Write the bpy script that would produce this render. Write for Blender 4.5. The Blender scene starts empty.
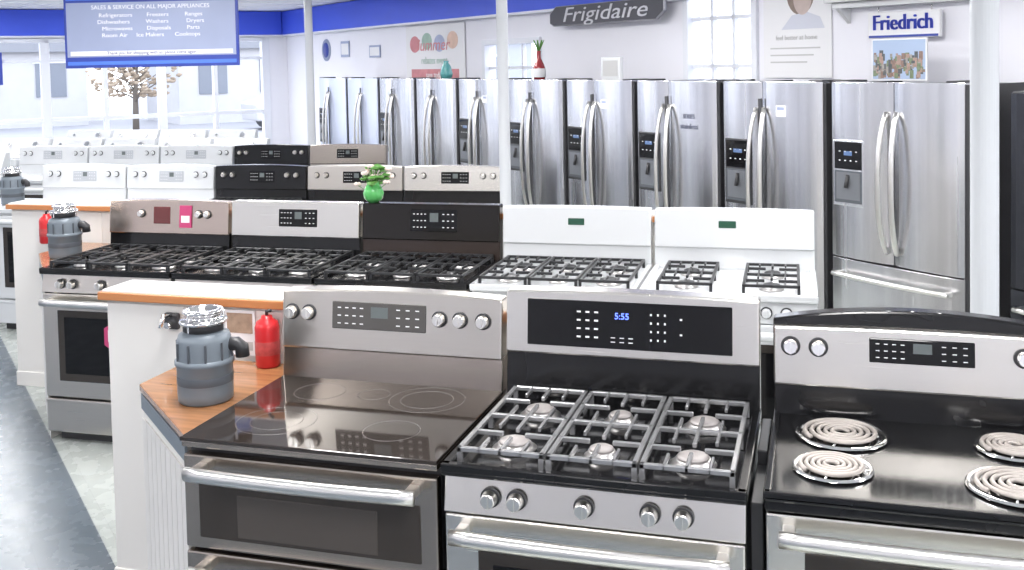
import bpy, bmesh, math, random
from mathutils import Vector, Matrix
random.seed(7)
scene=bpy.context.scene
scene.view_settings.view_transform='Standard'
scene.view_settings.exposure=0.10

# ------------------------------------------------------------------ materials
MATS={}
def mat(name,col,rough=.5,metal=0.,spec=.5,bump=0.,bscale=(60,60,60),var=.06,vscale=(3,3,3),coat=0.,emit=None,estr=0.,alpha=None,trans=0.,rvar=0.):
    if name in MATS: return MATS[name]
    m=bpy.data.materials.new(name); m.use_nodes=True; nt=m.node_tree; N=nt.nodes; L=nt.links
    b=N["Principled BSDF"]
    tc=N.new("ShaderNodeTexCoord"); mp=N.new("ShaderNodeMapping"); mp.inputs["Scale"].default_value=vscale
    L.new(tc.outputs["Object"],mp.inputs[0])
    nz=N.new("ShaderNodeTexNoise"); nz.inputs["Scale"].default_value=1.; nz.inputs["Detail"].default_value=3
    L.new(mp.outputs[0],nz.inputs["Vector"])
    mx=N.new("ShaderNodeMix"); mx.data_type='RGBA'
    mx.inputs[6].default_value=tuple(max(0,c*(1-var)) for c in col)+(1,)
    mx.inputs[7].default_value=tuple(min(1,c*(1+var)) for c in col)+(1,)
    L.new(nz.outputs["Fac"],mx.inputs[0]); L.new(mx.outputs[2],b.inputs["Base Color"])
    b.inputs["Roughness"].default_value=rough; b.inputs["Metallic"].default_value=metal
    b.inputs["Specular IOR Level"].default_value=spec
    if rvar:
        mr=N.new("ShaderNodeMapRange"); mr.inputs["To Min"].default_value=max(0,rough-rvar); mr.inputs["To Max"].default_value=rough+rvar
        L.new(nz.outputs["Fac"],mr.inputs["Value"]); L.new(mr.outputs[0],b.inputs["Roughness"])
    if coat: b.inputs["Coat Weight"].default_value=coat; b.inputs["Coat Roughness"].default_value=.05
    if trans: b.inputs["Transmission Weight"].default_value=trans
    if emit: b.inputs["Emission Color"].default_value=emit+(1,); b.inputs["Emission Strength"].default_value=estr
    if bump:
        mp2=N.new("ShaderNodeMapping"); mp2.inputs["Scale"].default_value=bscale; L.new(tc.outputs["Object"],mp2.inputs[0])
        n2=N.new("ShaderNodeTexNoise"); n2.inputs["Scale"].default_value=1.; L.new(mp2.outputs[0],n2.inputs["Vector"])
        bp=N.new("ShaderNodeBump"); bp.inputs["Strength"].default_value=bump; bp.inputs["Distance"].default_value=.002
        L.new(n2.outputs["Fac"],bp.inputs["Height"]); L.new(bp.outputs[0],b.inputs["Normal"])
    MATS[name]=m; return m

steel=mat("brushed_steel",(.62,.58,.53),.28,1.,var=.035,vscale=(1.5,1.5,220),rvar=.015)
steelL=mat("light_steel",(.74,.71,.665),.27,1.,var=.025,vscale=(1.5,1.5,220),rvar=.01)
steelW=mat("warm_steel",(.43,.375,.33),.25,1.,var=.03,vscale=(1.5,1.5,220),rvar=.01)
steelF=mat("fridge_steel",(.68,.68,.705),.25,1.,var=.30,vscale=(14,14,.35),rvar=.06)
hand=mat("handle_steel",(.82,.80,.765),.28,1.,var=.02)
chrome=mat("chrome",(.86,.85,.84),.12,1.,var=.02)
black=mat("black_enamel",(.010,.010,.011),.12,0.,.38,var=.2)
bglass=mat("black_glass",(.006,.006,.007),.05,0.,.30,var=.2)
cookglass=mat("ceramic_glass",(.026,.020,.017),.06,0.,.65,coat=.25,var=.3)
ovglass=mat("oven_window",(.040,.034,.030),.12,0.,.4,var=.3)
iron=mat("cast_iron",(.030,.031,.034),.38,.2,.6,bump=.3,var=.15)
ironL=mat("cast_iron_grey",(.38,.38,.39),.27,.6,.7,bump=.25,var=.15)
capL=mat("burner_cap_grey",(.40,.37,.36),.45,.2,.5,var=.08)
alu=mat("burner_aluminium",(.62,.60,.59),.35,.9,var=.05)
white=mat("white_enamel",(.66,.675,.69),.20,0.,.5,coat=.2,var=.02)
whiteL=mat("white_panel_paint",(.72,.70,.67),.5,var=.03)
lam=mat("white_laminate",(.70,.69,.67),.3,var=.03)
wallm=mat("wall_paint",(.84,.84,.90),.8,var=.02)
ceilm=mat("ceiling_tile",(.80,.80,.84),.9,var=.03)
bluem=mat("blue_band_paint",(.06,.12,.78),.5,var=.05)
dark=mat("dark_plastic",(.03,.03,.033),.4,var=.15)
grey=mat("grey_side_panel",(.05,.05,.055),.45,.1,var=.1)
greyc=mat("grey_cast",(.17,.20,.23),.42,.15,.5,var=.08)
greyd=mat("grey_cast_dark",(.09,.10,.115),.45,.1,var=.08)
wood=mat("stained_wood_top",(.28,.13,.055),.2,coat=.3,var=.6,vscale=(5,50,50))
woodc=mat("orange_wood_cap",(.50,.20,.07),.35,var=.25,vscale=(3,40,40))
icon=mat("panel_print",(.75,.75,.75),.5,emit=(.8,.8,.8),estr=.15,var=.02)
ledb=mat("blue_led",(.05,.08,.6),.4,emit=(.12,.2,1.),estr=3.,var=.02)
red=mat("red_plastic",(.55,.02,.025),.3,var=.15)
pink=mat("magenta_label",(.50,.05,.16),.5,var=.1)
paper=mat("paper_white",(.80,.80,.82),.6,var=.02)
polep=mat("pole_paint",(.62,.64,.67),.45,var=.03)
signb=mat("sign_blue_grey",(.33,.38,.55),.45,var=.12)
signn=mat("sign_navy",(.03,.06,.36),.4,var=.1)
txtd=mat("text_navy",(.02,.03,.20),.5,var=.05)
txtw=mat("text_white",(.9,.9,.9),.5,var=.02)
plate=mat("sign_charcoal",(.03,.03,.035),.5,var=.1)
leaf=mat("leaf_green",(.10,.28,.05),.5,var=.4,vscale=(30,30,30))
petal=mat("petal_cream",(.85,.72,.66),.6,var=.1)
gvase=mat("green_glass_vase",(.10,.45,.12),.1,coat=.5,var=.2)
frost=mat("window_frame_white",(.78,.80,.86),.5,var=.03)
lamp_m=mat("light_diffuser",(.9,.9,.9),.5,emit=(1,1,1),estr=4.,var=.01)

# ------------------------------------------------------------------ mesh builder
class MB:
    def __init__(s): s.me=[]; s.mats=[]; s.bm=bmesh.new(); s.warp=None
    def emit(s,t,m,smooth=False):
        if m not in s.mats: s.mats.append(m)
        i=s.mats.index(m)
        if s.warp:
            for v in t.verts: v.co=s.warp(v.co)
        for f in t.faces: f.material_index=i; f.smooth=smooth
        me=bpy.data.meshes.new("t"); t.to_mesh(me); t.free(); s.bm.from_mesh(me); bpy.data.meshes.remove(me)
    def box(s,x0,x1,y0,y1,z0,z1,m,bev=0.,seg=2):
        t=bmesh.new(); bmesh.ops.create_cube(t,size=1)
        for v in t.verts: v.co=Vector(((x0+x1)/2+v.co.x*(x1-x0),(y0+y1)/2+v.co.y*(y1-y0),(z0+z1)/2+v.co.z*(z1-z0)))
        if bev: bmesh.ops.bevel(t,geom=list(t.edges),offset=bev,segments=seg,profile=.5,affect='EDGES',clamp_overlap=True)
        s.emit(t,m)
    def prism(s,poly,plane,lo,hi,m,bev=0.,smooth=False):
        t=bmesh.new()
        def P(a,b,c):
            return Vector((a,b,c)) if plane=='xy' else (Vector((a,c,b)) if plane=='xz' else Vector((c,a,b)))
        A=[t.verts.new(P(a,b,lo)) for a,b in poly]; B=[t.verts.new(P(a,b,hi)) for a,b in poly]
        t.faces.new(A); t.faces.new(B[::-1]); n=len(poly)
        for i in range(n): t.faces.new((A[i],B[i],B[(i+1)%n],A[(i+1)%n]))
        bmesh.ops.recalc_face_normals(t,faces=list(t.faces))
        if bev: bmesh.ops.bevel(t,geom=list(t.edges),offset=bev,segments=2,profile=.5,affect='EDGES',clamp_overlap=True)
        s.emit(t,m,smooth)
    def tube(s,pts,r,m,seg=10,closed=False,rz=None):
        pts=[Vector(p) for p in pts]; n=len(pts); t=bmesh.new(); rings=[]
        prev=None
        for i,p in enumerate(pts):
            a=pts[(i-1)%n] if (closed or i>0) else p; b=pts[(i+1)%n] if (closed or i<n-1) else p
            d=(b-a).normalized(); up=Vector((0,0,1)) if abs(d.z)<.95 else Vector((0,1,0))
            if prev is not None:
                x=(prev-d*prev.dot(d)); x=x.normalized() if x.length>1e-4 else d.cross(up).normalized()
            else: x=d.cross(up).normalized()
            prev=x; y=d.cross(x).normalized()
            ri=r[i] if isinstance(r,(list,tuple)) else r
            rings.append([t.verts.new(p+x*math.cos(2*math.pi*k/seg)*ri+y*math.sin(2*math.pi*k/seg)*(rz or ri)) for k in range(seg)])
        for i in range(n if closed else n-1):
            A=rings[i];B=rings[(i+1)%n]
            for k in range(seg): t.faces.new((A[k],A[(k+1)%seg],B[(k+1)%seg],B[k]))
        if not closed: t.faces.new(rings[0][::-1]); t.faces.new(rings[-1])
        bmesh.ops.recalc_face_normals(t,faces=list(t.faces))
        s.emit(t,m,True)
    def cyl(s,p0,p1,r,m,seg=20,r2=None):
        p0=Vector(p0);p1=Vector(p1);d=(p1-p0).normalized();up=Vector((0,0,1)) if abs(d.z)<.9 else Vector((1,0,0))
        x=d.cross(up).normalized();y=d.cross(x); t=bmesh.new(); r2=r if r2 is None else r2
        A=[t.verts.new(p0+(x*math.cos(a)+y*math.sin(a))*r) for a in [2*math.pi*k/seg for k in range(seg)]]
        B=[t.verts.new(p1+(x*math.cos(a)+y*math.sin(a))*r2) for a in [2*math.pi*k/seg for k in range(seg)]]
        t.faces.new(A);t.faces.new(B[::-1])
        for k in range(seg): t.faces.new((A[k],B[k],B[(k+1)%seg],A[(k+1)%seg]))
        bmesh.ops.recalc_face_normals(t,faces=list(t.faces))
        e=[e for e in t.edges if len(e.link_faces)==2 and (len(e.link_faces[0].verts)>4 or len(e.link_faces[1].verts)>4)]
        bmesh.ops.bevel(t,geom=e,offset=min(r,r2,(p1-p0).length)*.12,segments=1,affect='EDGES',clamp_overlap=True)
        s.emit(t,m)
    def lathe(s,prof,c,m,seg=28,smooth=True):
        t=bmesh.new(); rings=[]
        for r,z in prof:
            if r<1e-5: rings.append([t.verts.new((c[0],c[1],c[2]+z))])
            else: rings.append([t.verts.new((c[0]+r*math.cos(2*math.pi*k/seg),c[1]+r*math.sin(2*math.pi*k/seg),c[2]+z)) for k in range(seg)])
        for A,B in zip(rings,rings[1:]):
            for k in range(seg):
                if len(A)==1 and len(B)==1: continue
                if len(A)==1: t.faces.new((A[0],B[(k+1)%seg],B[k]))
                elif len(B)==1: t.faces.new((A[k],A[(k+1)%seg],B[0]))
                else: t.faces.new((A[k],A[(k+1)%seg],B[(k+1)%seg],B[k]))
        bmesh.ops.recalc_face_normals(t,faces=list(t.faces))
        s.emit(t,m,smooth)
    def ball(s,c,r,m,sub=2,sc=(1,1,1),jit=0.):
        t=bmesh.new(); bmesh.ops.create_icosphere(t,subdivisions=sub,radius=r)
        for v in t.verts:
            k=1+random.uniform(-jit,jit); v.co=Vector((c[0]+v.co.x*sc[0]*k,c[1]+v.co.y*sc[1]*k,c[2]+v.co.z*sc[2]*k))
        s.emit(t,m,True)
    def text(s,body,size,x,y,z,m,align='CENTER',ext=.001,shear=0.,sx=1.):
        cu=bpy.data.curves.new("t","FONT"); cu.body=body; cu.size=size; cu.align_x=align; cu.align_y='CENTER'; cu.extrude=ext; cu.shear=shear; cu.resolution_u=3
        ob=bpy.data.objects.new("t",cu); me=bpy.data.meshes.new_from_object(ob); t=bmesh.new(); t.from_mesh(me)
        for v in t.verts: v.co=Vector((x+v.co.x*sx,y-v.co.z,z+v.co.y))
        bpy.data.objects.remove(ob); bpy.data.meshes.remove(me); s.emit(t,m)
    def done(s,name,loc=(0,0,0),rot=0.):
        me=bpy.data.meshes.new(name); s.bm.to_mesh(me); s.bm.free()
        for m in s.mats: me.materials.append(m)
        ob=bpy.data.objects.new(name,me); scene.collection.objects.link(ob); ob.location=loc; ob.rotation_euler=(0,0,rot); return ob

# ------------------------------------------------------------------ camera (calibrated)
f,pi_,ya,ro,cx,cy,H,sy=1038.52,.0446,.2908,-.0206,.9341,-2.4499,1.9323,-177.34
F=Vector((-math.sin(ya)*math.cos(pi_),math.cos(ya)*math.cos(pi_),-math.sin(pi_)))
r=Vector((math.cos(ya),math.sin(ya),0)); u=r.cross(F); c_,s_=math.cos(ro),math.sin(ro)
r2=c_*r+s_*u; u2=-s_*r+c_*u
cd=bpy.data.cameras.new("camera"); cam=bpy.data.objects.new("camera",cd); scene.collection.objects.link(cam)
M=Matrix.Identity(4)
for i in range(3): M[i][0]=r2[i];M[i][1]=u2[i];M[i][2]=-F[i]
M[0][3],M[1][3],M[2][3]=cx,cy,H
cam.matrix_world=M; cd.sensor_width=36; cd.lens=f*36/1024; cd.shift_y=sy/1024; cd.clip_end=200
scene.camera=cam

# ------------------------------------------------------------------ room
PH=.727; W0=Vector((2.187,4.018,0)); CR=2.8
def room(mb,name): return mb.done(name,W0,-PH)
XL,XR,YB=-12.6,5.,-10.
def floor_mat():
    m=bpy.data.materials.new("vinyl_tile_floor"); m.use_nodes=True; nt=m.node_tree;N=nt.nodes;L=nt.links;b=N["Principled BSDF"]
    tc=N.new("ShaderNodeTexCoord"); sp=N.new("ShaderNodeSeparateXYZ"); L.new(tc.outputs["Object"],sp.inputs[0])
    lt=N.new("ShaderNodeMath"); lt.operation='LESS_THAN'; lt.inputs[1].default_value=-4.93; L.new(sp.outputs["Y"],lt.inputs[0])
    def bk(c1,c2,mo):
        br=N.new("ShaderNodeTexBrick"); br.offset=0; br.inputs["Scale"].default_value=1.; br.inputs["Brick Width"].default_value=.305; br.inputs["Row Height"].default_value=.305
        br.inputs["Mortar Size"].default_value=.0015; L.new(tc.outputs["Object"],br.inputs["Vector"])
        br.inputs["Color1"].default_value=c1; br.inputs["Color2"].default_value=c2; br.inputs["Mortar"].default_value=mo; return br
    br=bk((.10,.125,.15,1),(.12,.145,.17,1),(.09,.11,.13,1)); b2=bk((.40,.43,.41,1),(.44,.47,.45,1),(.36,.38,.37,1))
    mx=N.new("ShaderNodeMix"); mx.data_type='RGBA'; L.new(lt.outputs[0],mx.inputs[0]); L.new(b2.outputs["Color"],mx.inputs[6]); L.new(br.outputs["Color"],mx.inputs[7])
    nz=N.new("ShaderNodeTexNoise"); nz.inputs["Scale"].default_value=9; nz.inputs["Detail"].default_value=6; L.new(tc.outputs["Object"],nz.inputs["Vector"])
    ml=N.new("ShaderNodeMix"); ml.data_type='RGBA'; ml.blend_type='OVERLAY'; ml.inputs[0].default_value=.22; L.new(mx.outputs[2],ml.inputs[6]); L.new(nz.outputs["Fac"],ml.inputs[7])
    L.new(ml.outputs[2],b.inputs["Base Color"])
    mr=N.new("ShaderNodeMapRange"); mr.inputs["To Min"].default_value=.18; mr.inputs["To Max"].default_value=.36; L.new(nz.outputs["Fac"],mr.inputs["Value"]); L.new(mr.outputs[0],b.inputs["Roughness"])
    b.inputs["Specular IOR Level"].default_value=.4
    return m
mb=MB(); mb.box(XL-.1,XR+.1,YB-.1,.1,-.05,0,floor_mat()); room(mb,"floor")
mb=MB(); mb.box(XL-.1,XR+.1,YB-.1,.1,CR,CR+.05,ceilm)
for i in range(28): mb.box(XL+.6*i,XL+.6*i+.02,YB,0,CR-.006,CR,frost)
for i in range(17): mb.box(XL,XR,-.6*i-.3,-.6*i-.28,CR-.006,CR,frost)
room(mb,"ceiling")
mb=MB()
ops=[(-6.32,-5.28,1.1,2.12),(-3.055,-2.33,1.1,2.62)]
xs=[XL-.1]+[v for o in ops for v in (o[0],o[1])]+[XR+.1]
for i in range(0,len(xs),2): mb.box(xs[i],xs[i+1],0,.12,0,CR,wallm)
for a,b,z0,z1 in ops: mb.box(a,b,0,.12,0,z0,wallm); mb.box(a,b,0,.12,z1,CR,wallm)
room(mb,"wall_back")
for k,(a,b,z0,z1) in enumerate(ops):
    mb=MB(); w=.05
    mb.box(a-w,b+w,-.03,.03,z1-.01,z1+w,frost,.004); mb.box(a-w,b+w,-.04,.03,z0-w,z0+.01,frost,.004)
    mb.box(a-w,a+.01,-.03,.03,z0,z1,frost,.004); mb.box(b-.01,b+w,-.03,.03,z0,z1,frost,.004)
    n=3
    for i in range(1,n): x=a+(b-a)*i/n; mb.box(x-.016,x+.016,.02,.06,z0,z1,frost)
    for i in range(1,4): z=z0+(z1-z0)*i/4; mb.box(a,b,.02,.06,z-.016,z+.016,frost)
    room(mb,"window_%d"%(k+2))
mb=MB(); mb.box(-12.6,-3.0,-.10,-.005,2.42,CR-.01,bluem,.004); mb.box(-12.6,-3.0,-.11,-.005,2.40,2.425,frost); room(mb,"trim_1")
mb=MB(); mb.box(XR,XR+.12,YB,0,0,CR,wallm); room(mb,"wall_right")
mb=MB(); mb.box(XL,XR,YB-.12,YB,0,CR,wallm); room(mb,"wall_front")
mb=MB(); mb.box(XL-.12,XL,YB,0,0,.7,wallm); mb.box(XL-.12,XL,YB,0,2.38,CR,wallm)
mb.box(XL-.12,XL,-.35,0,.7,2.38,wallm); room(mb,"wall_left")
mb=MB(); mb.box(XL+.005,XL+.10,YB,-.11,2.42,CR-.01,bluem,.004); mb.box(XL+.005,XL+.11,YB,-.11,2.40,2.425,frost); room(mb,"trim_2")
mb=MB()
for i in range(13):
    y=-.35-i*.8; w=.06 if i%2==0 else .03
    mb.box(XL-.10,XL+.02,y-w,y+w,.7,2.38,frost,.005)
mb.box(XL-.10,XL+.02,YB,-.35,.66,.74,frost,.005); mb.box(XL-.10,XL+.02,YB,-.35,2.33,2.39,frost,.005); mb.box(XL-.08,XL,YB,-.35,2.05,2.09,frost); mb.box(XL-.08,XL,YB,-.35,1.2,1.26,frost)
room(mb,"window_1")
mb=MB(); mb.box(XL,XR,-.02,-.001,0,.12,frost); room(mb,"baseboard_back")

for i,lx in enumerate((-11,-8.2,-5.4,-2.6,.2,3.0)):
    for ly in (-1.9,-4.7,-7.6):
        mb=MB(); mb.box(-.62,.62,-.17,.17,-.05,0,frost,.006); mb.box(-.58,.58,-.13,.13,-.056,-.05,lamp_m)
        p=W0+Matrix.Rotation(-PH,3,'Z')@Vector((lx,ly,CR-.007)); ob=mb.done("ceiling_light",p,-PH)
        ld=bpy.data.lights.new("ceiling_lamp",'AREA'); ld.shape='RECTANGLE'; ld.size=1.3; ld.size_y=.4; ld.energy=35 if lx<-4 else 55; ld.color=(1,.985,.975)
        lo=bpy.data.objects.new("ceiling_lamp",ld); scene.collection.objects.link(lo); lo.location=p+Vector((0,0,-.07)); lo.rotation_euler=(0,0,-PH)

w=bpy.data.worlds.new("sky"); scene.world=w; w.use_nodes=True; nt=w.node_tree
bg=nt.nodes["Background"]; bg.inputs[1].default_value=3.9
tcw=nt.nodes.new("ShaderNodeTexCoord"); spw=nt.nodes.new("ShaderNodeSeparateXYZ"); crw=nt.nodes.new("ShaderNodeValToRGB")
nt.links.new(tcw.outputs["Generated"],spw.inputs[0]); nt.links.new(spw.outputs["Z"],crw.inputs[0]); nt.links.new(crw.outputs[0],bg.inputs[0])
crw.color_ramp.elements[0].color=(.90,.93,1,1); crw.color_ramp.elements[1].color=(.74,.83,1,1)

# ------------------------------------------------------------------ exterior
asph=mat("asphalt",(.29,.29,.31),.8,var=.1)
mb=MB(); mb.box(XL-60,XL-.13,-50,60,-.15,-.05,asph); mb.box(XL-10,XL-7.5,-50,60,-.05,-.03,mat("snowy_verge",(.4,.42,.38),.9,var=.1)); room(mb,"ground_exterior")
mb=MB(); mb.box(XL-.13,30,.2,60,-.15,-.05,asph); room(mb,"ground_exterior")
def building(name,x,y,w_,d_,h,m):
    mb=MB(); mb.box(x,x+w_,y,y+d_,-.1,h,m); mb.prism([(y-.4,h),(y+d_+.4,h),(y+d_/2,h+1.6)],'yz',x-.3,x+w_+.3,mat("roof_shingle",(.24,.25,.28),.8))
    n=int(d_/2.2)
    for i in range(n):
        yy=y+.7+i*2.2; mb.box(x+w_-.02,x+w_+.04,yy,yy+1.,1.0,2.2,mat("exterior_window",(.20,.22,.26),.6)); mb.box(x+w_,x+w_+.06,yy-.08,yy+1.08,2.2,2.3,frost)
    room(mb,name)
sw=mat("siding_white",(.50,.50,.52),.7); sg=mat("siding_grey",(.38,.40,.44),.7)
building("house_exterior",XL-26,3.5,5,7,2.6,sw)
building("house_exterior",XL-30,-8,6,9,2.6,sw)
building("house_exterior",XL-34,-20,6,9,3.0,sg)
building("house_exterior",XL-36,14,6,10,3.0,sg)
bark=mat("bark",(.16,.14,.12),.9)
for (x,y,h,R_,mm) in [(XL-19,1.6,2.9,1.5,mat("autumn_leaf",(.36,.29,.22),.8,var=.35,vscale=(4,4,4))),(XL-22,-4.4,3.2,1.2,mat("autumn_leaf_pale",(.36,.35,.30),.8,var=.4,vscale=(4,4,4)))]:
    mb=MB(); mb.tube([(x,y,-.1),(x+.1,y,h*.4),(x,y+.1,h*.7)],[.11,.08,.04],bark)
    for k in range(14):
        a=k*2.4; zz=h*(.35+.03*k); q=(x+R_*.8*math.cos(a),y+R_*.8*math.sin(a),zz+.5); mb.tube([(x,y,zz-.2),((x+q[0])/2,(y+q[1])/2,zz+.1),q],[.03,.02,.01],bark,5)
    for k in range(420):
        a=random.uniform(0,6.3); rr=R_*math.sqrt(random.random()); zz=h*random.uniform(.36,1)
        rr*=math.sin(math.pi*min(1,max(.15,(zz/h-.25)/.80)))**.5
        mb.ball((x+rr*math.cos(a),y+rr*math.sin(a),zz),random.uniform(.05,.12),mm,1,(1,1,.6),jit=.3)
    room(mb,"autumn_tree")
def car(x,y,m):
    mb=MB(); mb.prism([(-2.1,.3),(2.1,.3),(2.15,.75),(1.3,.9),(.7,1.35),(-1.,1.38),(-1.7,.95),(-2.15,.85)],'yz',-.8,.8,m,.05)
    mb.prism([(-1.45,.95),(1.1,.93),(.62,1.28),(-.95,1.31)],'yz',-.81,.81,ovglass)
    for yy in(-1.35,1.35):
        mb.cyl((-.82,yy,.32),(.82,yy,.32),.32,dark)
    p=W0+Matrix.Rotation(-PH,3,'Z')@Vector((x,y,-.05)); mb.done("parked_car",p,-PH)
car(XL-12,-5.6,mat("car_paint_white",(.45,.45,.47),.3)); car(XL-16,6.5,mat("car_paint_white",(.45,.45,.47),.3)); car(XL-9,-11,mat("car_paint_blue",(.1,.16,.3),.3))

# ------------------------------------------------------------------ appliance helpers
def knob(mb,x,y,z,r,m,ring=dark,l=.028):
    mb.cyl((x,y+.002,z),(x,y-.006,z),r*1.22,ring,24); mb.cyl((x,y-.006,z),(x,y-l,z),r,m,24,r*.86)
    mb.box(x-r*.14,x+r*.14,y-l-.004,y-l+.002,z-r*.8,z+r*.8,m,.001)
def keypad(mb,x0,x1,z0,z1,nx,nz,y,m=None,fx=.5,fz=.22):
    for i in range(nx):
        for j in range(nz):
            a=x0+(x1-x0)*(i+.5)/nx; b=z0+(z1-z0)*(j+.5)/nz; w_=(x1-x0)/nx*fx/2; h=(z1-z0)/nz*fz/2
            mb.box(a-w_,a+w_,y-.0006,y,b-h,b+h,m or icon)
def burner(mb,x,y,z,r,cap,base=alu):
    mb.lathe([(0,0),(r*1.25,0),(r*1.3,.004),(r*1.05,.008),(r,.016),(r*.96,.018),(0,.018)],(x,y,z),base,24)
    mb.lathe([(0,.027),(r*.7,.027),(r*.86,.024),(r*.9,.019),(0,.018)],(x,y,z),cap,24)
def grate(mb,x0,x1,y0,y1,z,m,cs,b=.0065,fing=.03):
    h=.013
    def bar(a0,a1,b0,b1): mb.box(a0,a1,b0,b1,z,z+h,m,.002,1)
    bar(x0,x1,y0,y0+2*b);bar(x0,x1,y1-2*b,y1);bar(x0,x0+2*b,y0,y1);bar(x1-2*b,x1,y0,y1)
    for fx in (x0,x1-2*b):
        for fy in (y0,y1-2*b,(y0+y1)/2): mb.box(fx,fx+2*b,fy,fy+2*b,z-.03,z,m)
    if len(cs)>1:
        ym=(cs[0][1]+cs[-1][1])/2; bar(x0,x1,ym-b,ym+b)
    for i,(cx_,cy_) in enumerate(cs):
        bar(x0,cx_-fing,cy_-b*.8,cy_+b*.8);bar(cx_+fing,x1,cy_-b*.8,cy_+b*.8)
        lo=y0 if i==0 else (cs[i-1][1]+cy_)/2; hi=y1 if i==len(cs)-1 else (cs[i+1][1]+cy_)/2
        bar(cx_-b*.8,cx_+b*.8,lo,cy_-fing);bar(cx_-b*.8,cx_+b*.8,cy_+fing,hi)
        q=(x1-x0)*.24
        for sx in (-q,q): bar(cx_+sx-b*.6,cx_+sx+b*.6,lo,cy_-fing*1.6); bar(cx_+sx-b*.6,cx_+sx+b*.6,cy_+fing*1.6,hi)
def bowhandle(mb,x0,x1,y,z,m,r=.013,out=.055,bow=.012,drop=0.,rz=None):
    n=14; pts=[]
    for i in range(n+1):
        q=i/n; k=1-(2*q-1)**2; pts.append((x0+(x1-x0)*q,y-out-bow*k,z-drop*k))
    mb.tube(pts,r,m,12,rz=rz)
    for xx in (x0+.02,x1-.02): mb.box(xx-.014,xx+.014,y-out,y+.003,z-r*.85,z+r*.85,m,.004)
coilm=mat("coil_element",(.44,.40,.37),.45,.4,var=.1)
def coil(mb,x,y,z,r):
    mb.lathe([(r*1.24,.004),(r*1.18,.010),(r*1.08,.004),(r*.9,-.004),(r*.3,-.008),(0,-.008)],(x,y,z),chrome,32)
    n=150; tn=4.6; pts=[]
    for i in range(n+1):
        q=i/n; a=q*tn*2*math.pi; rr=r*(.16+.84*q); pts.append((x+rr*math.cos(a),y+rr*math.sin(a),z+.012))
    mb.tube(pts,.0060,coilm,7)
    for k in range(3):
        a=k*2.094+.3; mb.box(x-.004,x+.004,y-.004,y+.004,z,z+.006,chrome); mb.tube([(x,y,z+.004),(x+r*math.cos(a),y+r*math.sin(a),z+.004)],.003,chrome,6)

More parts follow.
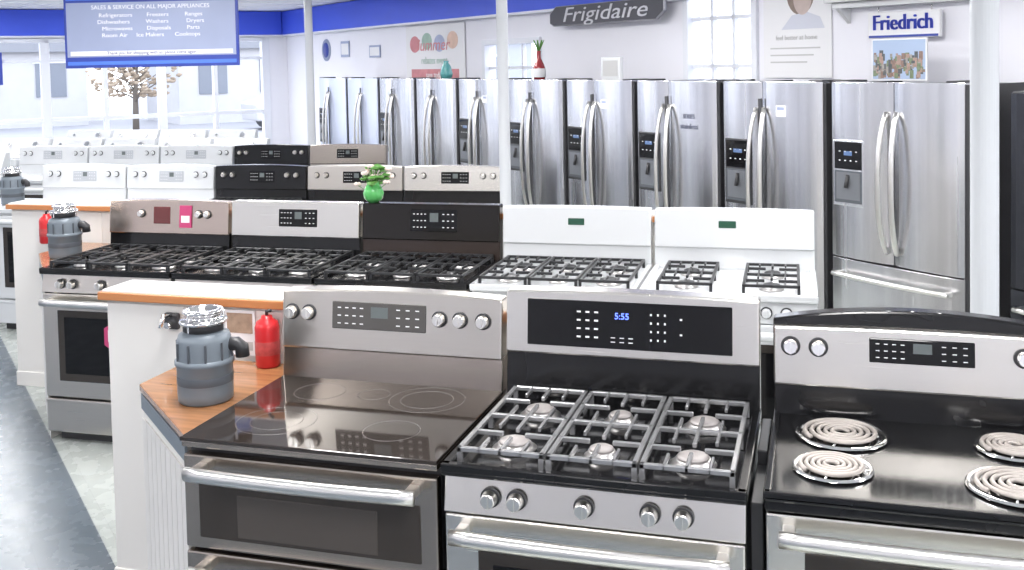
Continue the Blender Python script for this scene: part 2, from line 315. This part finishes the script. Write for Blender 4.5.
def kitchen_range(loc,rot=0.,W=.757,kind='gas',front=steel,side=grey,top=black,guard=steel,gh=1.195,disp=(.30,.70),dz=(.34,.82),kn=(.08,.16,.84,.92),kz=.6,
                  fk=None,arch=.0,double=False,gratem=iron,nsec=3,knm=None,handm=None,sticker=False,name="gas_range",lower=None,dispm=bglass,kr=.019,led=False,pad=True,cap=None,sp=.36):
    mb=MB(); knm=knm or front; handm=handm or hand; lower=lower or guard
    mb.box(.004,W-.004,.035,.655,.07,.89,side,.004); mb.box(.03,W-.03,.07,.6,0,.08,dark)
    gas=kind=='gas'
    ztop=.785 if gas else .865
    if double:
        mb.box(.003,W-.003,.0,.035,.06,.592,front,.006); mb.box(.075,W-.075,-.004,.01,.15,.47,ovglass,.004)
        bowhandle(mb,.045,W-.045,.0,.555,handm,.016,rz=.020)
        mb.box(.003,W-.003,.0,.035,.602,ztop,front,.006); mb.box(.05,W-.05,-.004,.01,.635,.79,ovglass,.004); mb.box(.17,W-.17,-.006,.0,.645,.765,mat("oven_window_light",(.07,.06,.053),.12),.003)
        bowhandle(mb,.045,W-.045,.0,.832,handm,.015,rz=.020)
    else:
        mb.box(.003,W-.003,.0,.035,.06,.235,front,.006); mb.box(.003,W-.003,-.006,.0,.215,.232,front,.003)
        mb.box(.003,W-.003,.0,.035,.245,ztop,front,.006)
        mb.box(.09,W-.09,-.003,.01,.33,ztop-.085,ovglass,.004); mb.box(.13,W-.13,-.005,.0,.37,ztop-.12,bglass,.003)
        bowhandle(mb,.035,W-.035,.0,ztop-.036,handm,.016,rz=.020)
    if sticker: mb.prism([(W*.58+.08*math.cos(i*1.0472+.52),.575+.085*math.sin(i*1.0472+.52)) for i in range(6)],'xz',-.0075,-.005,pink); mb.box(W*.52,W*.64,-.009,-.0075,.55,.61,paper)
    zt=.915
    if gas:
        mb.prism([(-.004,.79),(.04,.79),(.04,.885),(.012,.885)],'yz',.002,W-.002,front,.003)
        for q in (fk or (.16,.25,.47,.72,.83)):
            knob(mb,W*q,.0,.838,.021,knm,l=.034)
        mb.box(-.002,W+.002,-.014,.60,.885,.902,top,.006)
        mb.box(-.002,W+.002,-.014,.012,.895,zt+.002,top,.004);mb.box(-.002,.022,-.01,.60,.895,zt+.002,top,.004);mb.box(W-.022,W+.002,-.01,.60,.895,zt+.002,top,.004);mb.box(0,W,.565,.60,.895,zt+.002,top,.004)
        zc=.902; m0=.025
        capm=capL if gratem is ironL else iron
        if nsec==3:
            xs=[m0+(W-2*m0)*(i)/3 for i in range(4)]
            for i in range(3):
                cxx=(xs[i]+xs[i+1])/2
                cs=[(cxx,.165),(cxx,.43)]
                grate(mb,xs[i]+.003,xs[i+1]-.003,.03,.555,zc+.032,gratem,cs)
                for c in cs: burner(mb,c[0],c[1],zc,.046 if i!=1 else .036,capm)
        else:
            for sx in ((.05,.335),(W-.335,W-.05)):
                cxx=(sx[0]+sx[1])/2; cs=[(cxx,.165),(cxx,.43)]
                grate(mb,sx[0]+.02,sx[1]-.02,.05,.54,zc+.032,gratem,cs)
                for c in cs: burner(mb,c[0],c[1],zc,.042,iron)
    elif kind=='glass':
        mb.box(0,W,-.004,.60,.885,.905,front,.005); mb.box(-.001,W+.001,-.010,.60,.903,zt,top,.003)
        rg=mat("burner_print",(.13,.12,.12),.15,coat=.5)
        for (a,b_,rr) in [(.2,.17,.115),(.2,.17,.075),(.2,.44,.08),(W-.2,.17,.08),(W-.2,.44,.115),(W-.2,.44,.08),(W/2,.45,.05)]:
            mb.tube([(a+rr*math.cos(t*math.pi/24),b_+rr*math.sin(t*math.pi/24),zt) for t in range(48)],.0011,rg,4,True,.0006)
    elif kind=='coil':
        mb.box(0,W,-.004,.60,.87,.905,black,.005); mb.box(-.002,W+.002,-.012,.60,.895,zt-.003,top,.006)
        for e in ((-.002,W+.002,-.012,.01),(-.002,W+.002,.585,.60)): mb.box(e[0],e[1],e[2],e[3],.90,zt+.004,top,.004)
        for e in ((-.002,.016),(W-.016,W+.002)): mb.box(e[0],e[1],-.01,.6,.90,zt+.004,top,.004)
        for (a,b_,rr) in [(.155,.18,.078),(.18,.42,.096),(W-.185,.16,.096),(W-.155,.42,.078)]: coil(mb,a,b_,zt-.002,rr)
    zb=.90; tilt=.10; yf=.583-tilt*(gh-zb)
    mb.warp=lambda co: Vector((co.x,co.y+yf+tilt*(co.z-zb),co.z))
    split=zb+(gh-zb)*sp
    mb.box(.0,W,.012,.07,zb,split+.01,lower,.004)
    n=12; top_=[(W*(1-i/n),gh-arch*((2*i/n-1)**2)) for i in range(n+1)]
    mb.prism([(0,split),(W,split)]+top_,'xz',0,.07,guard,.006)
    if cap: mb.prism([(-.004,split),(W+.004,split)]+[(a+(.004 if a>W/2 else -.004),b+.045-(.03*((2*a/W-1)**2))) for a,b in top_],'xz',.03,.085,cap,.006)
    hh=gh-split; a,b=disp
    if disp[1]>0:
        mb.box(W*a,W*b,-.003,.01,split+hh*dz[0],split+hh*dz[1],dispm,.003)
        dx=(b-a)*W; z0=split+hh*dz[0];z1=split+hh*dz[1]
        if pad:
            if dx>.45:
                keypad(mb,W*a+dx*.24,W*a+dx*.37,z0+.02,z1-.02,3,4,-.0032,fx=.45,fz=.2); keypad(mb,W*a+dx*.41,W*a+dx*.54,z0+.015,z0+.04,3,2,-.0032,fx=.5,fz=.2)
                keypad(mb,W*a+dx*.60,W*a+dx*.70,z0+.02,z1-.02,3,4,-.0032,fx=.25,fz=.25); keypad(mb,W*a+dx*.74,W*a+dx*.78,z0+.03,z1-.02,1,2,-.0032,fx=.3,fz=.12)
            else:
                keypad(mb,W*a+dx*.04,W*a+dx*.36,z0+.006,z1-.006,4,3,-.0032,fx=.45,fz=.13); keypad(mb,W*a+dx*.66,W*a+dx*.96,z0+.006,z1-.006,3,3,-.0032,fx=.4,fz=.13)
                mb.box(W*a+dx*.42,W*a+dx*.60,-.0036,0,z0+(z1-z0)*.45,z0+(z1-z0)*.85,mat("lcd_grey",(.12,.14,.14),.3))
        if led: mb.text("5:55",.026,W*a+dx*.475,-.004,z0+(z1-z0)*.70,ledb)
    if sticker: mb.box(W*.60,W*.70,-.006,-.003,split+hh*.2,split+hh*.85,pink); mb.box(W*.615,W*.685,-.0065,-.006,split+hh*.35,split+hh*.55,paper)
    for q in kn: knob(mb,W*q,0,split+hh*kz,kr,knm,l=.026)
    mb.warp=None
    return mb.done(name,loc,rot)

# ------------------------------------------------------------------ front row
kitchen_range((-.775,0,0),kind='glass',front=steelW,side=grey,top=cookglass,guard=steel,gh=1.207,disp=(.24,.67),dz=(.36,.80),kn=(.05,.13,.73,.82,.92),kz=.6,
      arch=.012,double=True,knm=hand,name="double_oven_range",lower=steelW,kr=.021,dispm=mat("smoked_panel",(.07,.065,.06),.15,coat=.3))
kitchen_range((0,-.011,0),kind='gas',front=steelL,side=black,top=black,guard=steelL,gh=1.237,disp=(.09,.90),dz=(.14,.86),kn=(),arch=.006,sp=.43,
      gratem=ironL,name="gas_range",lower=black,led=True,knm=hand,fk=(.168,.258,.485,.70,.805))
kitchen_range((.797,0,0),kind='coil',front=steelL,side=black,top=black,guard=steelL,gh=1.165,disp=(.34,.70),dz=(.46,.86),kn=(.06,.16,.86,.95),kz=.66,arch=.006,
      name="electric_coil_range",lower=black,knm=chrome,cap=black,kr=.022)
mb=MB(); mb.box(.7615,.792,.06,.62,0,.86,dark,.003); mb.box(.764,.790,.30,.55,.86,.90,dark,.003); mb.done("gap_shade_strip")  # added dark boxes stand in for shade in the open gap between ranges

# ------------------------------------------------------------------ middle row
Xm,Ym,rm=-2.945,2.537-.583,.029
def mid(k): return (Xm+.775*k*math.cos(rm),Ym+.775*k*math.sin(rm),0)
kitchen_range(mid(0),rm,guard=mat("rosy_steel",(.58,.48,.42),.27,1.,var=.03,vscale=(1.5,1.5,220)),front=steel,gh=1.195,disp=(.38,.52),dz=(.3,.8),kn=(.28,.76,.83),dispm=mat("brown_display",(.12,.03,.03),.2),sticker=True,pad=False,knm=hand,arch=.008,lower=black)
kitchen_range(mid(1),rm,guard=steelL,front=steel,gh=1.195,disp=(.38,.68),dz=(.3,.8),kn=(),arch=.0,lower=black)
kitchen_range(mid(2),rm,guard=mat("dark_steel_glass",(.012,.010,.009),.12,.05,.35),front=steel,gh=1.196,disp=(.36,.70),dz=(.25,.85),kn=(),lower=mat("dark_steel_lower",(.04,.028,.024),.2,.3),arch=.0)
paled=mat("pale_display",(.45,.47,.50),.3)
glcd=mat("green_lcd",(.02,.08,.05),.2)
kitchen_range(mid(3),rm,guard=white,front=white,side=white,top=white,gh=1.195,disp=(.45,.56),dz=(.52,.70),kn=(),arch=.006,pad=False,dispm=glcd,lower=white,knm=white,handm=white,nsec=3)
kitchen_range(mid(4),rm,guard=white,front=white,side=white,top=white,gh=1.195,disp=(.41,.52),dz=(.52,.70),kn=(),arch=.006,pad=False,dispm=glcd,lower=white,knm=white,handm=white,nsec=2)

# ------------------------------------------------------------------ third & fourth rows
def r3(k): return (-4.99+.757*k,4.34+.045*k-.583+.04,0)
for k,(g,fr,tp,nm) in enumerate([(white,white,white,'glass'),(white,white,white,'glass'),(black,black,black,'gas'),(steel,steel,black,'glass'),(steelL,steel,black,'glass')]):
    kitchen_range(r3(k),.055,kind=nm,guard=g,front=fr,side=white if g is white else grey,top=tp,gh=1.19,lower=g if g in (white,black) else black,knm=g if g is not black else steel,handm=g,disp=(.38,.66),dz=(.3,.75),kn=(.1,.2,.8,.9),W=.745,
       name="electric_range" if nm=='glass' else "gas_range",dispm=bglass if g is not white else paled,arch=.01)
for k in range(5):
    g=[white,white,white,black,steelW][k]
    kitchen_range((-6.68+.76*k,5.46+.08*k,0),.1,kind='glass',guard=g,front=g,side=white if g is white else grey,top=g if g is not steelW else black,gh=1.19,lower=g,knm=g if g is not black else steel,handm=g,disp=(.36,.64),dz=(.3,.75),W=.745,name="electric_range",
       dispm=bglass if g is not white else paled,arch=.012,kn=(.08,.17,.83,.92) if k!=4 else ())

def washer(loc,rot=0.,h=1.12,dry=False):
    mb=MB(); W=.685
    mb.box(0,W,0,.66,.03,.93,white,.012)
    for a in(.05,W-.05):
        for b in (.05,.6): mb.cyl((a,b,0),(a,b,.04),.02,dark,10)
    mb.box(.05,W-.05,.04,.46,.93,.942,white,.005); mb.box(W/2-.08,W/2+.08,.035,.06,.938,.95,greyd,.004)
    if h:
        mb.prism([(.50,.92),(.66,.92),(.66,h),(.60,h),(.53,.97)],'yz',0.005,W-.005,white,.006)
        mb.prism([(.548,.985),(.60,1.09),(.594,1.094),(.542,.989)],'yz',.04,W-.04,mat("grey_console",(.13,.15,.19),.3))
        mb.cyl((W*.75,.575,1.04),(W*.75,.53,1.06),.035,chrome,20); mb.cyl((W*.2,.575,1.04),(W*.2,.54,1.055),.02,chrome,16)
    if dry: mb.box(.1,W-.1,-.012,.002,.35,.80,white,.012); mb.box(W/2-.07,W/2+.07,-.018,-.01,.74,.77,greyd,.003)
    return mb.done("clothes_dryer" if dry else "washing_machine",loc,rot)
for k in range(5): washer((-8.6+.72*k,7.25+.02*k,0),.03,1.12,k%2)
for k in range(4): washer((-8.9+.72*k,8.75+.02*k,0),.03,1.12,k%2)
o=washer((-5.74,4.0,0),.03,None,True); o.scale=(1,1,.94)
for k in range(3): washer((-7.6-.72*k,5.45-.03*k,0),.03,1.12,k%2)

# ------------------------------------------------------------------ half walls + display ledges
def halfwall(x0,x1,y0,h,rot=0.,loc=(0,0,0)):
    mb=MB(); T=.15
    mb.box(x0,x1,y0,y0+T,0,h-.03,whiteL)
    n=max(1,int((x1-x0)/.30))
    for i in range(n):
        a=x0+(x1-x0)*i/n; mb.box(a+.001,a+(x1-x0)/n-.001,y0-.006,y0,.08,h-.05,whiteL,.002,1)
    mb.box(x0-.006,x1,y0-.014,y0+T+.01,0,.09,whiteL,.004)
    mb.box(x0-.012,x1,y0-.016,y0+T+.012,h-.035,h,lam,.004)
    mb.box(x0-.018,x1,y0-.026,y0-.014,h-.038,h-.008,woodc,.003); mb.box(x0-.024,x0-.012,y0-.026,y0+T+.012,h-.038,h-.008,woodc,.003)
    return mb.done("half_wall",loc,rot)
halfwall(-1.585,.70,.74,1.13)
halfwall(-.88,3.6,0,1.13,rm,(-2.95,2.76,0))
def ledge(x1,x0,y0,yd,y1,z,loc=(0,0,0),rot=0.):
    mb=MB(); P=[(x1,y0),(x1,y1),(x0,y1),(x0,yd)]
    mb.prism(P,'xy',0,z-.022,whiteL)
    a=Vector((x0,yd,0)); b=Vector((x1,y0,0)); n=9; d=(b-a)/n; nn=Vector((-(b-a).y,(b-a).x,0)).normalized()*-.006
    for i in range(n):
        p=a+d*i+d*.04; q=a+d*(i+1)-d*.04
        if nn.y>0: nn=-nn
        mb.prism([(p.x,p.y),(q.x,q.y),(q.x+nn.x,q.y+nn.y),(p.x+nn.x,p.y+nn.y)],'xy',.05,z-.11,whiteL)
    e=nn*1.3
    mb.prism([(a.x,a.y),(b.x,b.y),(b.x+e.x,b.y+e.y),(a.x+e.x,a.y+e.y)],'xy',z-.08,z-.03,greyc)
    mb.prism([(x1,y0-.012),(x1,y1),(x0-.01,y1),(x0-.01,yd-.006)],'xy',z-.022,z,wood,.003)
    return mb.done("display_ledge",loc,rot)
ledge(-.785,-1.20,.04,.41,.72,.905)
ledge(-2.965,-3.30,2.0,2.36,2.72,.905)

def disposal(x,y,z,sc=1.,rot=0.):
    mb=MB()
    mb.lathe([(0,0),(.078,0),(.084,.006),(.086,.03),(.086,.115),(.092,.120),(.092,.132),(.086,.137)],(0,0,0),greyc,36)
    mb.lathe([(.086,.137),(.084,.150),(.084,.195),(.078,.212),(.060,.222)],(0,0,0),greyc,36)
    mb.lathe([(.060,.222),(.064,.224),(.064,.245),(.062,.247)],(0,0,0),dark,32)
    mb.lathe([(.050,.244),(.072,.246),(.076,.252),(.072,.259),(.052,.260),(.050,.272),(.060,.277),(.064,.283),(.060,.289),(.046,.290),(.044,.276),(.0,.27)],(0,0,0),chrome,36)
    for k in range(3):
        a=k*2.094; mb.cyl((.064*math.cos(a),.064*math.sin(a),.225),(.064*math.cos(a),.064*math.sin(a),.285),.004,chrome,8)
    mb.tube([(.07,0,.175),(.105,0,.175),(.118,0,.165),(.12,0,.135)],.022,dark,14)
    mb.lathe([(.0865,.06),(.0868,.061),(.0868,.085),(.0865,.086)],(0,0,0),greyd,36)
    for k in range(10): a=k*.628; mb.box(.086*math.cos(a)-.003,.086*math.cos(a)+.003,.086*math.sin(a)-.003,.086*math.sin(a)+.003,.137,.192,greyd)
    o=mb.done("garbage_disposal",(x,y,z),rot); o.scale=(sc,sc,sc); return o
disposal(-.905,.32,.905,.98,.3); disposal(-3.08,2.30,.905,1.0,.3)
disposal(-5.20,4.24,.888,1.,.3)
def canister(x,y,z,name,rot=0.):
    mb=MB(); mb.lathe([(0,0),(.036,0),(.042,.008),(.042,.135),(.036,.155),(.020,.165),(.018,.175),(0,.176)],(0,0,0),red,28)
    mb.lathe([(.0425,.045),(.0428,.046),(.0428,.09),(.0425,.091)],(0,0,0),mat("canister_label",(.45,.06,.06),.4,var=.4,vscale=(60,60,60)),28); mb.box(-.012,.012,.035,.052,.02,.15,dark,.003); mb.tube([(0,0,.17),(0,0,.19),(.02,-.01,.195)],.006,dark,8)
    return mb.done(name,(x,y,z),rot)
canister(-.895,.68,.905,"red_canister"); canister(-3.53,2.68,.90,"red_canister",rm)
mb=MB(); mb.box(-.06,.06,-.004,0,-.08,.08,paper); mb.box(-.05,.05,-.0055,-.004,0,.07,mat("leaflet_brown",(.35,.25,.18),.6,var=.5,vscale=(40,40,40))); mb.box(-.05,.05,-.0055,-.004,-.06,-.03,mat("leaflet_grey",(.5,.5,.5),.6))
mb.done("leaflet",(-1.03,.731,1.0))
mb=MB(); mb.box(-.03,.03,-.02,0,-.03,.03,dark,.008); mb.tube([(0,-.02,.02),(0,-.06,.03),(.0,-.08,-.01)],.008,chrome,10); mb.cyl((0,-.02,-.01),(0,-.045,-.01),.012,chrome)
mb.done("sink_air_switch",(-1.30,.731,1.03))

# ------------------------------------------------------------------ refrigerators
def doorp(mb,x0,x1,z0,z1,m,bulge=.022,y=.0):
    n=12; P=[(x0+(x1-x0)*i/n,y+.018-bulge*(1-(2*i/n-1)**2)**.6) for i in range(n+1)]+[(x1,y+.075),(x0,y+.075)]
    mb.prism(P,'xy',z0,z1,m,.003)
def fhandle(mb,x,z0,z1,m,out=.065,side=0.):
    n=18; pts=[]
    for i in range(n+1):
        q=i/n; k=1-abs(2*q-1)**2.4; pts.append((x+side*k,-.004-out*k**.8,z0+(z1-z0)*q))
    mb.tube(pts,.016,m,12,rz=.012)
def fridge(n,kind='sbs',m=steelF,h=1.78,name="refrigerator",off=0.,disp=True,seam=.42,W=.862):
    mb=MB(); sd=grey
    mb.box(.004,W-.004,.078,.74,.03,h-.03,sd,.006); mb.box(.02,W-.02,.09,.7,0,.05,dark); mb.box(.01,.12,.02,.2,h-.03,h,dark,.006); mb.box(W-.12,W-.01,.02,.2,h-.03,h,dark,.006)
    mb.box(W-.006,W+.012,.03,.74,.05,h-.02,dark,.003)
    if kind=='french':
        doorp(mb,.003,W/2-.002,.735,h-.01,m);doorp(mb,W/2+.002,W-.003,.735,h-.01,m);doorp(mb,.003,W-.003,.06,.725,m)
        fhandle(mb,W/2-.035,.80,1.60,hand,side=-.01);fhandle(mb,W/2+.035,.80,1.60,hand,side=.01)
        bowhandle(mb,.06,W-.06,.0,.64,hand,.014,.05,.02)
        dx0,dx1,dz0,dz1=.045,.045+.20,1.06,1.42
    else:
        s=W*seam
        doorp(mb,.003,s-.002,.08,h-.01,m);doorp(mb,s+.002,W-.003,.08,h-.01,m); mb.box(.02,W-.02,.03,.08,.01,.07,dark)
        mb.box(s-.016,s+.016,-.008,.0,.5,1.66,grey,.003)
        fhandle(mb,s-.036,.60,1.60,hand,side=-.016);fhandle(mb,s+.036,.60,1.60,hand,side=.016)
        dx0,dx1,dz0,dz1=.05,.05+.22,.98,1.38
    if disp:
        mb.box(dx0-.012,dx1+.012,-.008,.02,dz0-.02,dz1+.012,m if kind=='french' else dark,.006)
        mb.box(dx0,dx1,-.0095,.01,dz0+(dz1-dz0)*.55,dz1,bglass,.003); mb.box(dx0,dx1,-.0095,.01,dz0,dz0+(dz1-dz0)*.53,greyd,.003)
        mb.box(dx0+.015,dx1-.015,-.011,-.009,dz0+.02,dz0+(dz1-dz0)*.50,mat("dispenser_recess",(.20,.21,.23),.35,.5)); mb.tube([((dx0+dx1)/2,-.012,dz0+(dz1-dz0)*.46),((dx0+dx1)/2,-.03,dz0+(dz1-dz0)*.25)],.012,dark,10)
        keypad(mb,dx0+.02,dx1-.02,dz0+(dz1-dz0)*.62,dz1-.03,4,2,-.0096,fx=.3,fz=.10)
        mb.box(dx0+.07,dx1-.07,-.0102,-.009,dz1-.08,dz1-.055,mat("lcd_blue",(.08,.14,.28),.3,emit=(.2,.3,.6),estr=.08))
    lg=mat("label_grey",(.10,.11,.16),.5)
    if n==2: mb.text("stainless",.055,.60,-.0055,1.45,lg,ext=.002); mb.text("SERIES",.045,.60,-.0055,1.52,lg,ext=.002)
    if n in (1,3,5): mb.box(.50,.58,-.0065,-.003,1.55,1.62,paper); mb.box(.51,.57,-.007,-.0065,1.59,1.61,signb)
    p=W0+Matrix.Rotation(-PH,3,'Z')@Vector((-(n+1)*.924+.01,-.8+off,0)); return mb.done(name,p,-PH)
fw=mat("fridge_steel_pale",(.66,.70,.82),.34,.85,var=.06,vscale=(60,60,.8))
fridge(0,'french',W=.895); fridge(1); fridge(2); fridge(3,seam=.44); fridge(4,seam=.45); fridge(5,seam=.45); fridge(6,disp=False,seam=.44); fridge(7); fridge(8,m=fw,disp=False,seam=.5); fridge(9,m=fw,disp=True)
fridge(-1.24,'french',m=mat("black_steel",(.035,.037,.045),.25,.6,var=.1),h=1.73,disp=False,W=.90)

# ------------------------------------------------------------------ poles
for (x,y,rd) in [(1.51,1.74,.05),(-.892,3.48,.034),(-4.30,7.55,.043)]:
    mb=MB(); mb.cyl((0,0,0),(0,0,CR),rd,polep,28); mb.box(-.09,.09,-.09,.09,0,.012,polep,.002); mb.box(-.09,.09,-.09,.09,CR-.012,CR,polep,.002); mb.done("support_pole",(x,y,0))

# ------------------------------------------------------------------ hanging sign
mb=MB(); SH=.50; mb.box(-.6,.6,-.012,.012,0,SH,signn,.004); mb.box(-.582,.582,-.015,-.011,.075,SH-.05,signb)
mb.box(-.582,.582,-.016,-.012,.02,.045,mat("sign_bright_blue",(.08,.2,.75),.4)); mb.box(-.582,.582,-.016,-.012,SH-.035,SH-.01,mat("sign_bright_blue",(.08,.2,.75),.4))
mb.text("SALES & SERVICE ON ALL MAJOR APPLIANCES",.04,0,-.016,SH-.085,txtw)
for i,t in enumerate(["Refrigerators        Freezers         Ranges","Dishwashers         Washers          Dryers","Microwaves        Disposals         Parts","Room Air     Ice Makers      Cooktops"]): mb.text(t,.038,0,-.016,SH-.14-.046*i,txtw,sx=1.15)
mb.box(-.56,.56,-.0165,-.015,.085,.115,txtw); mb.text("Thank you for shopping with us, please come again",.03,0,-.0175,.10,txtd)
for a in(-.5,.5): mb.tube([(a,0,SH),(a,0,CR-1.965)],.004,chrome,6)
mb.done("hanging_sign",(-3.50,3.73,1.945),.29)

# ------------------------------------------------------------------ wall signage & things on the refrigerators
def onwall(mb,name,x,z,y=-.004):
    return mb.done(name,W0+Matrix.Rotation(-PH,3,'Z')@Vector((x,y,z)),-PH)
mb=MB()
P=[(-.78,-.085),(.74,-.085),(.84,-.02),(.84,.06),(.78,.085),(-.74,.085),(-.84,.02),(-.84,-.06)]
mb.prism([(a,b*1.1) for a,b in P],'xz',-.03,0,mat("sign_rim",(.35,.35,.38),.4,.5),.008); mb.prism([(a*.98,b*1.0) for a,b in P],'xz',-.034,-.03,mat("sign_grey",(.06,.06,.075),.5)); mb.text("Frigidaire",.19,0,-.037,.0,mat("script_silver",(.62,.62,.66),.4),shear=.25,sx=1.75,ext=.002)
onwall(mb,"brand_sign",-4.03,2.345,-.115)
tb=mat("text_blue",(.02,.05,.55),.4)
mb=MB(); mb.box(-.27,.27,-.03,0,-.085,.085,paper,.006); mb.box(-.26,.26,-.032,-.03,-.08,-.065,signn)
for dx in (-.004,-.002,0,.002,.004): mb.text("Friedrich",.14,dx,-.034,.012,tb,ext=.003,sx=.90)
mb.tube([(-.2,-.01,.08),(-.2,-.01,.13)],.004,chrome,6); mb.tube([(.2,-.01,.08),(.2,-.01,.13)],.004,chrome,6)
onwall(mb,"brand_sign",-.95,2.115,-.05)
mb=MB(); mb.box(-.62,.60,-.16,0,-.02,.02,white,.006); mb.box(-.60,.58,-.10,0,-.06,-.02,white,.006)
for a in (-.55,.5): mb.prism([(-.12,-.06),(0,-.06),(0,-.16)],'yz',a,a+.03,white)
onwall(mb,"display_shelf",-.9,2.30)
mb=MB(); mb.box(-.20,.20,-.012,0,0,.26,paper,.002); mb.box(-.19,.19,-.014,-.012,.01,.25,mat("photo_sky",(.38,.48,.66),.5))
cols=[(.10,.11,.12),(.25,.17,.14),(.18,.23,.14),(.32,.30,.28),(.38,.26,.22)]
bl=[mat("photo_bldg_%d"%i,c,.5,var=.5,vscale=(60,60,60)) for i,c in enumerate(cols)]
for i in range(130):
    a=random.uniform(-.187,.16); z=random.uniform(.012,.14); q=i*.00001
    mb.box(a,a+random.uniform(.012,.03),-.0150-q,-.014,z,z+random.uniform(.015,.06),bl[i%5])
onwall(mb,"framed_city_photo",-.80,1.765,-.3)
mb=MB(); mb.box(-.32,.32,-.01,0,-.45,.45,paper,.002)
sk=mat("poster_tan",(.55,.45,.42),.6,var=.3,vscale=(10,10,10)); hr=mat("poster_hair",(.25,.19,.16),.6,var=.3,vscale=(20,20,20))
mb.prism([(.04+.13*math.cos(i*.2618),.16+.16*math.sin(i*.2618)) for i in range(24)],'xz',-.011,-.01,hr); mb.prism([(.06+.085*math.cos(i*.2618),.12+.12*math.sin(i*.2618)) for i in range(24)],'xz',-.012,-.011,sk)
mb.prism([(-.14,-.10),(.26,-.10),(.22,-.02),(.1,.02),(-.04,.0)],'xz',-.0115,-.01,mat("poster_shirt",(.6,.62,.7),.6))
lg=mat("leaflet_grey",(.5,.5,.5),.6)
mb.text("feel better at home",.05,0,-.012,-.16,lg)
for q in range(3): mb.box(-.25,.22-.06*q,-.012,-.01,-.24-.05*q,-.23-.05*q,lg)
onwall(mb,"poster",-1.90,2.22)
mb=MB(); mb.box(-.74,.74,-.01,0,-.36,.36,paper,.002)
cols=[(.62,.25,.27),(.35,.50,.42),(.40,.45,.62),(.70,.50,.40)]
for i in range(4): m_=mat("banner_tint_%d"%i,cols[i],.6,var=.3,vscale=(8,8,8)); cx0=-.5+.32*i; mb.prism([(cx0+.13*math.cos(t*.2618),.14+.10*math.sin(t*.2618)+.03*(i%2)) for t in range(24)],'xz',-.0115-.0003*i,-.01,m_)
mb.text("Summer",.2,-.05,-.014,.12,mat("banner_tint_0",cols[0]),shear=.2,sx=1.3); mb.text("rebates event",.12,0,-.013,-.06,mat("banner_tint_1",cols[1])); mb.box(-.6,.6,-.012,-.01,-.30,-.16,mat("banner_tint_0",cols[0])); mb.text("save today",.10,0,-.014,-.23,txtw)
onwall(mb,"sale_banner",-7.5,2.02,-.01)
mb=MB(); mb.lathe([(0,0),(.16,0),(.16,.01),(0,.012)],(0,0,0),signb,32); mb.lathe([(0,.012),(.11,.012),(.11,.014),(0,.014)],(0,0,0),signn,32)
o=onwall(mb,"round_emblem",-10.9,2.15); o.rotation_euler=(math.pi/2,0,-PH)
for (x,z,w_,h) in [(-10.2,2.15,.3,.22),(-9.2,2.1,.35,.16)]:
    mb=MB(); mb.box(-w_/2,w_/2,-.01,0,-h/2,h/2,signb,.003); mb.box(-w_*.42,w_*.42,-.012,-.01,-h*.35,h*.35,paper); onwall(mb,"picture_plaque",x,z)
mb=MB(); mb.box(-.13,.13,-.02,.02,0,.2,white,.01); mb.box(-.10,.10,-.022,-.018,.04,.17,lg); mb.prism([(0,0),(.1,0),(0,.15)],'yz',-.02,.02,white)
onwall(mb,"framed_price_card",-3.5,1.752,-.45)
mb=MB(); mb.lathe([(0,0),(.05,0),(.07,.06),(.05,.14),(.025,.18),(.03,.2),(0,.2)],(0,0,0),mat("blue_green_ceramic",(.1,.35,.35),.2,coat=.5)); onwall(mb,"ceramic_vase",-6.4,1.752,-.45)
mb=MB(); mb.lathe([(0,0),(.05,0),(.06,.10),(.045,.15),(.02,.20),(.018,.26),(.022,.27),(0,.27)],(0,0,0),mat("red_glass",(.35,.04,.05),.15,coat=.5)); mb.lathe([(.061,.03),(.0615,.04),(.0615,.10),(.058,.11)],(0,0,0),paper)
for k in range(7):
    a=k*.9; mb.tube([(0,0,.26),(.03*math.cos(a),.03*math.sin(a),.33),(.05*math.cos(a),.05*math.sin(a),.37)],[.005,.007,.003],leaf,6)
onwall(mb,"red_bottle_vase",-4.6,1.752,-.45)

# ------------------------------------------------------------------ flowers on mid row backguard
mb=MB(); mb.lathe([(0,0),(.028,0),(.05,.02),(.057,.05),(.046,.08),(.030,.10),(.034,.112)],(0,0,0),gvase,20)
for k in range(46):
    a=random.uniform(0,6.28); rr=random.uniform(.01,.095); z=random.uniform(.115,.215)-rr*.3
    mb.tube([(0,0,.09),(rr*.5*math.cos(a),rr*.5*math.sin(a),z-.03),(rr*math.cos(a),rr*math.sin(a),z)],.0022,leaf,5)
    if k%3: mb.ball((rr*math.cos(a),rr*math.sin(a),z-.01),.024,leaf,1,(1,1,.4),.15)
    else:
        for j in range(5): b=j*1.256; mb.ball((rr*math.cos(a)+.011*math.cos(b),rr*math.sin(a)+.011*math.sin(b),z+.006),.011,petal,1)
p=mid(2); mb.done("potted_flowers",(p[0]+.03,p[1]+.625,1.1965))

mb=MB(); mb.box(XL+.03,XL+.05,-4.75,-4.1,1.75,2.2,signn,.004); mb.box(XL+.05,XL+.053,-4.7,-4.15,1.8,2.15,signb); room(mb,"window_notice")
